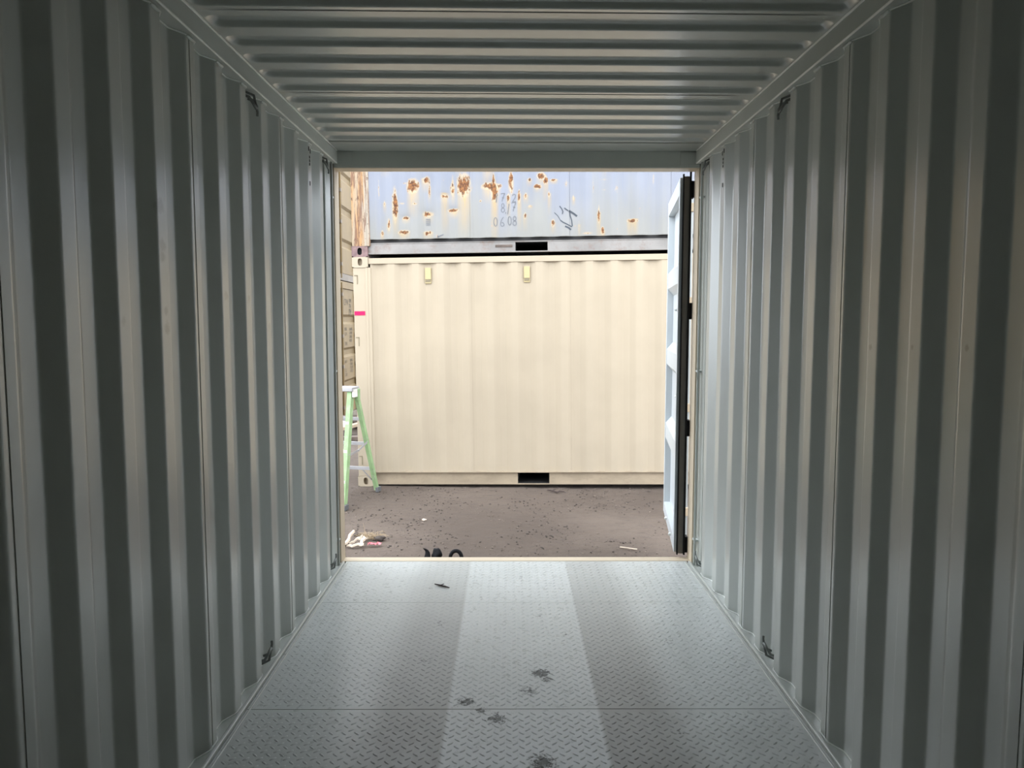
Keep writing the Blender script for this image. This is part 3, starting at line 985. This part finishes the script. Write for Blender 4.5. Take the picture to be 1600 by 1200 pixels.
def glyph(ch):
    return {'1': [[(.6, 1), (.35, 0)]],
            '7': [[(.05, .9), (.15, 1), (.9, 1), (.45, .35), (.3, 0)], [(.3, .5), (.8, .42)]],
            '2': [[(.1, .8), (.4, 1), (.85, .9), (.8, .6), (.1, 0), (.9, .05)]],
            '5': [[(.9, 1), (.2, .95), (.25, .55), (.8, .6), (.85, .2), (.2, 0)]],
            '8': [ell(.5, .75, .28, .25, 0, 360), ell(.5, .25, .34, .25, 0, 360)],
            '0': [ell(.5, .5, .36, .5, 20, 380)],
            '6': [[(.75, 1), (.35, .7), (.15, .3)] + ell(.5, .2, .33, .2, 180, 470)],
            ',': [[(.5, .15), (.35, -.15)]]}[ch]


nb = MB()
for ch, x, z, h in (('1', 1.624, .625, .10), ('7', 1.690, .628, .085), ('2', 1.814, .615, .085), ('8', 1.688, .515, .095), (',', 1.722, .49, .06),
                    ('1', 1.750, .498, .11), ('7', 1.812, .520, .095), ('0', 1.607, .362, .095), ('6', 1.680, .365, .10), ('0', 1.762, .370, .095), ('8', 1.818, .368, .10)):
    w = h * .55
    for stx in glyph(ch):
        ribbon(nb, [(x + (p[0] - .5) * w, z + (p[1] - .5) * h) for p in stx], .0075)
o = nb.build('pen_numbers', M['chalk'], blue_c, fix=False)
o['label'] = 'faint grey handwritten numbers 17 2, 8,17 and 0608'
sb = MB()
k_ = 1 / 137.0


def scr(pts, w):
    ribbon(sb, [(2.385 + (p[0] - 885) * k_, .438 - (p[1] - 333) * k_) for p in pts], w)


scr([(875, 322), (878, 326), (880, 330), (879, 334)], .010)
scr([(882, 325), (886, 328), (888, 329)], .012)
scr([(890, 328), (891, 337), (893, 343), (894, 351), (892, 353)], .011)
scr([(876, 343), (880, 346), (886, 349), (892, 352)], .012)
scr([(883, 352), (888, 354), (892, 357)], .018)
scr([(889, 329), (896, 333), (901, 337)], .020)
scr([(867, 331), (872, 336), (876, 343)], .007)
o = sb.build('pen_scribble', M['scribble'], blue_c, fix=False)
o['label'] = 'dark scribbled mark'
lb = MB()
for r in range(4):
    ribbon(lb, [(.832, .405 - r * .020), (.882, .405 - r * .020)], .009)
lb.build('small_print', M['chalk'], blue_c, fix=False)['kind'] = 'stuff'
lb = MB()
ribbon(lb, [(.962, .205), (1.0, .222), (1.03, .232)], .012)
ribbon(lb, [(.965, .225), (.968, .20)], .010)
lb.build('pen_mark', M['chalk'], blue_c, fix=False)
# torn patch of bare steel on the upper container's rail
rb = MB().box(1.60, 1.79, .034, .041, .085, .112)
rb.build('rail_scar', M['dark_wood'], blue_c, bevel=.004)

# two tan containers seen end-on at the left
tanm = dict(panel=M['tan'], post=M['tan'], cast=M['tan'], rail=M['tan_dark'])
TX, TY = -3.05 - L_, 12.88
tan_lo = container('shipping_container', (TX, TY, GROUND), (0, 0, 0), 'tan container at far left with dark markings on its door', 'shipping containers in the yard', tanm, doors=True)
tan_hi = container('shipping_container', (TX, TY, GROUND + H_), (0, 0, 0), 'tan container at far left stacked on the marked one', 'shipping containers in the yard', tanm, doors=True)


def door_text(parent, s, y, z, size):
    cu = bpy.data.curves.new('door_marking', 'FONT')
    cu.body = s
    cu.size = size
    cu.space_line = .95
    tmp = bpy.data.objects.new('tmp_text', cu)
    COL.objects.link(tmp)
    dg = bpy.context.evaluated_depsgraph_get()
    me = bpy.data.meshes.new_from_object(tmp.evaluated_get(dg))
    bpy.data.objects.remove(tmp)
    for v in me.vertices:
        u, w = v.co.x, v.co.y
        v.co = (L_ - .028, y + u, z + w)
    me.materials.clear(); me.materials.append(M['mark'])
    return link('door_marking', me, parent)


door_text(tan_lo, 'CPW', 1.27, 2.16, .17)
door_text(tan_lo, '1898\n2201\n22G1', 1.70, 2.22, .10)
door_text(tan_lo, 'MAX.\nG.W.\n\nTARE', 1.29, 1.69, .095)
door_text(tan_lo, '30480KG\n67200LB\n2200KG\n4850LB', 1.70, 1.69, .075)
door_text(tan_lo, 'NET\n\nCU.\nCAP.', 1.29, 1.09, .085)
door_text(tan_lo, '28280KG\n62350LB\n33.2CU.M\n1172CU.F', 1.70, 1.10, .072)
fr_ = MB()
for a in ((1.70, 1.84, 1.90, 1.912), (1.70, 1.84, 1.995, 2.007), (1.70, 1.712, 1.90, 2.0), (1.828, 1.84, 1.90, 2.0)):
    fr_.box(L_ - .030, L_ - .027, a[0], a[1], a[2] + .08, a[3] + .08)
fr_.build('door_marking', M['mark'], tan_lo)

# ================================================================== STEPLADDER
d_ = Vector((.217, .976, 0)).normalized()
w_ = Vector((-d_.y, d_.x, 0))
lad = empty('stepladder', (-1.685, 7.546, GROUND), (0, 0, math.atan2(d_.y, d_.x)))
tag(lad, 'green fibreglass stepladder standing open beside the cream container', 'ladder')
LWD = .50
FT, RT = Vector((.350, .058, 1.165)), Vector((.430, .045, 1.165))


def mir(p, right=True):
    return Vector(p) if right else Vector((p[0], LWD - p[1], p[2]))


def lerp(a, b, t): return Vector(a) * (1 - t) + Vector(b) * t


for right in (True, False):
    f0, f1 = mir((0, 0, .02), right), mir(FT, right)
    r0, r1 = mir((.854, 0, .02), right), mir(RT, right)
    sgn = 1 if right else -1
    mb = MB().beam(f0, f1, (1, 0, .3), .068, .004)
    inn = Vector((0, .022 * sgn, 0))
    inr = Vector((0, .018 * sgn, 0))
    mb.beam(f0 + Vector((.032, 0, 0)) + inn, f1 + Vector((.032, 0, 0)) + inn, (1, 0, 0), .004, .046)
    mb.beam(f0 + Vector((-.032, 0, 0)) + inn, f1 + Vector((-.032, 0, 0)) + inn, (1, 0, 0), .004, .046)
    mb.build('front_rail', M['green'], lad)
    mb = MB().beam(r0, r1, (1, 0, .3), .050, .004)
    mb.beam(r0 + Vector((.024, 0, 0)) + inr, r1 + Vector((.024, 0, 0)) + inr, (1, 0, 0), .004, .038)
    mb.beam(r0 + Vector((-.024, 0, 0)) + inr, r1 + Vector((-.024, 0, 0)) + inr, (1, 0, 0), .004, .038)
    mb.build('rear_rail', M['green'], lad)
    for p in (f0, r0):
        MB().box(p.x - .042, p.x + .042, p.y - .018, p.y + .018, 0, .055).build('foot', M['foot'], lad, bevel=.006)
    # spreader bars
    a = lerp(f0, f1, .44); b = lerp(r0, r1, .50)
    m_ = lerp(a, b, .5) + Vector((0, 0, -.02))
    mb = MB().beam(a, m_, (0, 0, 1), .022, .004).beam(m_, b, (0, 0, 1), .022, .004)
    mb.tube([m_ + Vector((0, -.008, 0)), m_ + Vector((0, .008, 0))], .012, 8)
    mb.build('spreader', M['alu'], lad)
for hgt in (.287, .58, .86):
    t = (hgt - .02) / 1.145
    a, b = lerp((0, 0, .02), FT, t), lerp((0, LWD, .02), (FT.x, LWD - FT.y, FT.z), t)
    mb = MB().box(a.x - .042, a.x + .045, a.y + .004, b.y - .004, hgt - .004, hgt)
    mb.box(a.x - .042, a.x - .038, a.y + .004, b.y - .004, hgt - .052, hgt)
    mb.box(a.x + .041, a.x + .045, a.y + .004, b.y - .004, hgt - .03, hgt)
    mb.build('step', M['white_step'], lad, bevel=.0015, seg=1)
    a, b = lerp((.854, 0, .02), RT, t), lerp((.854, LWD, .02), (RT.x, LWD - RT.y, RT.z), t)
    mb = MB().box(a.x - .004, a.x + .02, a.y, b.y, hgt - .03, hgt + .005)
    mb.build('rear_brace', M['alu'], lad, bevel=.0015, seg=1)
lo_a = lerp((.854, 0, .02), RT, .04)
lo_b = lerp((.854, LWD, .02), (RT.x, LWD - RT.y, RT.z), .04)
MB().beam(lo_a, (.77, .17, .283), (1, 0, 0), .020, .006).build('knee_brace', M['alu'], lad)
MB().beam(lo_b, (.77, LWD - .17, .283), (1, 0, 0), .020, .006).build('knee_brace', M['alu'], lad)
MB().box(.29, .47, .035, LWD - .035, 1.160, 1.205).build('top_cap', M['alu'], lad, bevel=.008)
MB().box(.31, .40, .026, .050, 1.10, 1.18).build('cap_bracket', M['white_step'], lad, bevel=.003)
MB().box(.41, .46, .022, .046, 1.06, 1.18).build('cap_bracket', M['green'], lad, bevel=.003)

# ================================================================== THINGS LYING ABOUT
def thing(mb, name, mat, loc, label, cat, group=None, rotz=0, **kw):
    o = mb.build(name, mat, **kw)
    o.location = loc
    o.rotation_euler = (0, 0, rotz)
    return tag(o, label, cat, group)


G = GROUND
# twig by the cream container
mb = MB()
mb.tube([(-.07, .03, .012), (-.03, .01, .014), (0, -.05, .018), (.03, -.10, .016), (.065, -.04, .018), (.12, -.045, .012)], .009, 7, taper=[.5, .9, 1, 1.1, .9, .5])
mb.tube([(-.02, 0, .014), (.02, .02, .026), (.055, .03, .035)], .006, 6, taper=[1, .8, .5])
thing(mb, 'twig', M['twig'], (.44, 8.36, G), 'dark forked twig on the dirt below the cream container', 'twig', smooth=60)
mb = MB().beam((-.065, .035, .008), (.065, -.035, .010), (0, 1, 0), .012, .006)
thing(mb, 'wood_splinter', M['pale_wood'], (.94, 6.233, G), 'thin pale splinter lying on dirt near the open door', 'splinter', bevel=.001)
# pale scraps of split wood by the left post
for i, (x, y, rz, l, w, h, tilt, lab) in enumerate((
        (-1.40, 6.31, 1.15, .15, .030, .018, .10, 'pale split wood strip, steepest in the heap by the left post'),
        (-1.335, 6.28, -.05, .15, .026, .016, .02, 'pale split wood strip lying flat in front of the heap'),
        (-1.345, 6.36, .35, .11, .022, .016, .06, 'short pale split wood strip in the middle of the heap'),
        (-1.285, 6.33, 1.3, .075, .030, .018, .05, 'stubby pale wood chip at the right end of the heap'),
        (-1.302, 6.47, -.5, .085, .030, .014, .02, 'pale wood chip lying alone behind the heap'))):
    mb = MB()
    n = 6
    pts = [(l * (k / n - .5), .008 * math.sin(k * 1.7 + i), .012 + tilt * k / n + .004 * math.sin(k * 2.1)) for k in range(n + 1)]
    vv = []
    for k, p in enumerate(pts):
        ww = w * (.55 + .45 * math.sin(math.pi * (k + .6) / (n + 1.2)))
        vv += [(p[0], p[1] - ww / 2, p[2]), (p[0], p[1] + ww / 2, p[2]), (p[0], p[1] + ww / 2 * .7, p[2] + h), (p[0], p[1] - ww / 2 * .7, p[2] + h)]
    ff = [(4 * k + a, 4 * k + (a + 1) % 4, 4 * k + 4 + (a + 1) % 4, 4 * k + 4 + a) for k in range(n) for a in range(4)] + [(0, 1, 2, 3), (4 * n + 3, 4 * n + 2, 4 * n + 1, 4 * n)]
    mb.add(vv, ff)
    thing(mb, 'wood_scrap', M['pale_wood'], (x, y, G - .006), lab, 'wood scrap', 'pale wood scraps by the left post', rz)


def clod(name, mat, loc, r, sq, label, cat, seed, group=None):
    vv, ff = rock(r, 3, sq, seed)
    mb = MB().add([(p[0] * 1.4, p[1], p[2]) for p in vv], ff)
    return thing(mb, name, mat, (loc[0], loc[1], G + r * sq * .55), label, cat, group, smooth=60)


clod('dark_clod', M['clod'], (-1.172, 6.50), .034, .75, 'dark earth clod beside the dry weed tuft', 'clod', 2, 'dark clods on the dirt')
clod('dark_clod', M['clod'], (-1.396, 6.66), .026, .5, 'flat dark clod behind the pale wood scraps', 'clod', 5, 'dark clods on the dirt')
clod('dark_clod', M['clod'], (-1.43, 6.36), .030, .7, 'dark clod tucked against the left door post', 'clod', 8, 'dark clods on the dirt')
clod('pale_stone', M['pale_wood'], (-.855, 7.156), .016, .6, 'single pale chip of stone on the bare dirt', 'stone', 3)
# crumpled pink ribbon
mb = MB()
rn = random.Random(5)
n, mrow = 9, 4
P = [[Vector((.014 * (i - 4) + rn.uniform(-.006, .006), .013 * (j - 1.5) + rn.uniform(-.006, .006), .012 + .022 * abs(math.sin(i * 1.3 + j)) * rn.uniform(.5, 1))) for i in range(n)] for j in range(mrow)]
mb.add([p for r in P for p in r], [(j * n + i, j * n + i + 1, (j + 1) * n + i + 1, (j + 1) * n + i) for j in range(mrow - 1) for i in range(n - 1)])
o = thing(mb, 'pink_ribbon', M['pink_scrap'], (-1.184, 6.33, G), 'crumpled pink plastic ribbon on the dirt', 'ribbon')
sd = o.modifiers.new('thickness', 'SOLIDIFY'); sd.thickness = .002
# dry weed tuft
tuft = empty('dry_weed', (-1.235, 6.53, G))
tag(tuft, 'dry straw coloured weed tuft at the lower left of the doorway', 'weed')
mb = MB()
for i in range(60):
    a = rn.uniform(0, 6.28); sp = rn.uniform(.04, .16); h = rn.uniform(.01, .06)
    x0, y0 = rn.uniform(-.05, .05), rn.uniform(-.03, .03)
    pts = [(x0 + sp * math.cos(a) * t, y0 + sp * .6 * math.sin(a) * t, h * math.sin(t * 2.4) + .004) for t in (0, .4, .75, 1)]
    mb.tube(pts, .0018, 4, taper=[1, 1, .8, .4])
mb.build('stalks', M['straw'], tuft)
mb = MB().tube([(-.06, .02, .0), (-.075, .04, .06), (-.09, .05, .13)], .002, 4, taper=[1, .8, .4])
mb.build('stem', M['straw'], tuft)
# black rubber scraps just past the sill
mb = MB()
for i in range(5):
    a = .25 * i
    pts = [(-.02 - .010 * i + .06 * t - .10 * t * t * (1 - .12 * i), .012 * (i - 2), .012 + .105 * math.sin(t * 1.45) * (1 - .07 * i)) for t in np.linspace(0, 1, 7)]
    mb.tube(pts, .0075, 6, taper=[1, 1, 1, 1, .9, .7, .4])
vv, ff = rock(.040, 3, 1.4, 4)
mb.add([(p[0] + .045, p[1], p[2] + .058) for p in vv], ff)
vv, ff = rock(.024, 2, .9, 6)
mb.add([(p[0] * 2.4 + .015, p[1], p[2] + .022) for p in vv], ff)
thing(mb, 'rubber_scrap', M['black'], (-.662, 5.90, G), 'black lump with a fan of bent strips just beyond the sill', 'scrap', smooth=60)
mb = MB()
mb.tube([(.042 * math.cos(R(a)) * 1.1, .004 * math.sin(a), .005 + .083 * max(0, math.sin(R(a))) ** .7) for a in np.linspace(0, 180, 15)], .015, 8)
mb.tube([(-.055, 0, .016), (0, .012, .016), (.055, 0, .016)], .015, 8)
thing(mb, 'rubber_loop', M['black'], (-.468, 5.90, G), 'black arched loop standing on the dirt just beyond the sill', 'scrap', smooth=60)

# twig on the container floor
mb = MB().tube([(-.045, .03, .006), (-.01, .004, .007), (.02, -.012, .006), (.05, -.035, .006)], .0055, 7, taper=[.6, 1, 1, .5])
mb.tube([(-.01, .004, .007), (.012, .02, .010)], .003, 5)
o = thing(mb, 'twig', M['twig'], (-.461, 4.563, .0015), 'small dark twig on the grey tread plate floor', 'twig', smooth=60)

# junk in the far left gap, in front of the tan containers
for (x, y, rz, dims, tilt, mat, lab) in (
        (-2.76, 12.50, .35, (.9, .14, .05), .22, 'wood', 'tilted brown plank on the junk heap behind the ladder'),
        (-2.50, 12.95, .15, (.8, .12, .05), -.30, 'dark_wood', 'dark plank leaning across the junk heap behind the ladder'),
        (-2.75, 12.02, .1, (1.0, .16, .06), .0, 'dark_wood', 'dark plank lying flat before the junk heap')):
    l, w, h = dims
    mb = MB().beam((-l / 2, 0, h / 2 + (abs(tilt) * l if tilt < 0 else 0)), (l / 2, 0, h / 2 + (tilt * l if tilt > 0 else 0)), (0, 1, 0), w, h)
    thing(mb, 'plank', M[mat], (x, y, G), lab, 'plank', 'planks behind the ladder', rz, bevel=.004)
vv, ff = rock(.22, 3, .8, 9)
thing(MB().add(vv, ff), 'dark_sack', M['dark_wood'], (-2.58, 13.38, G + .10), 'dark lumpy sack on the junk heap behind the ladder', 'sack', smooth=70)
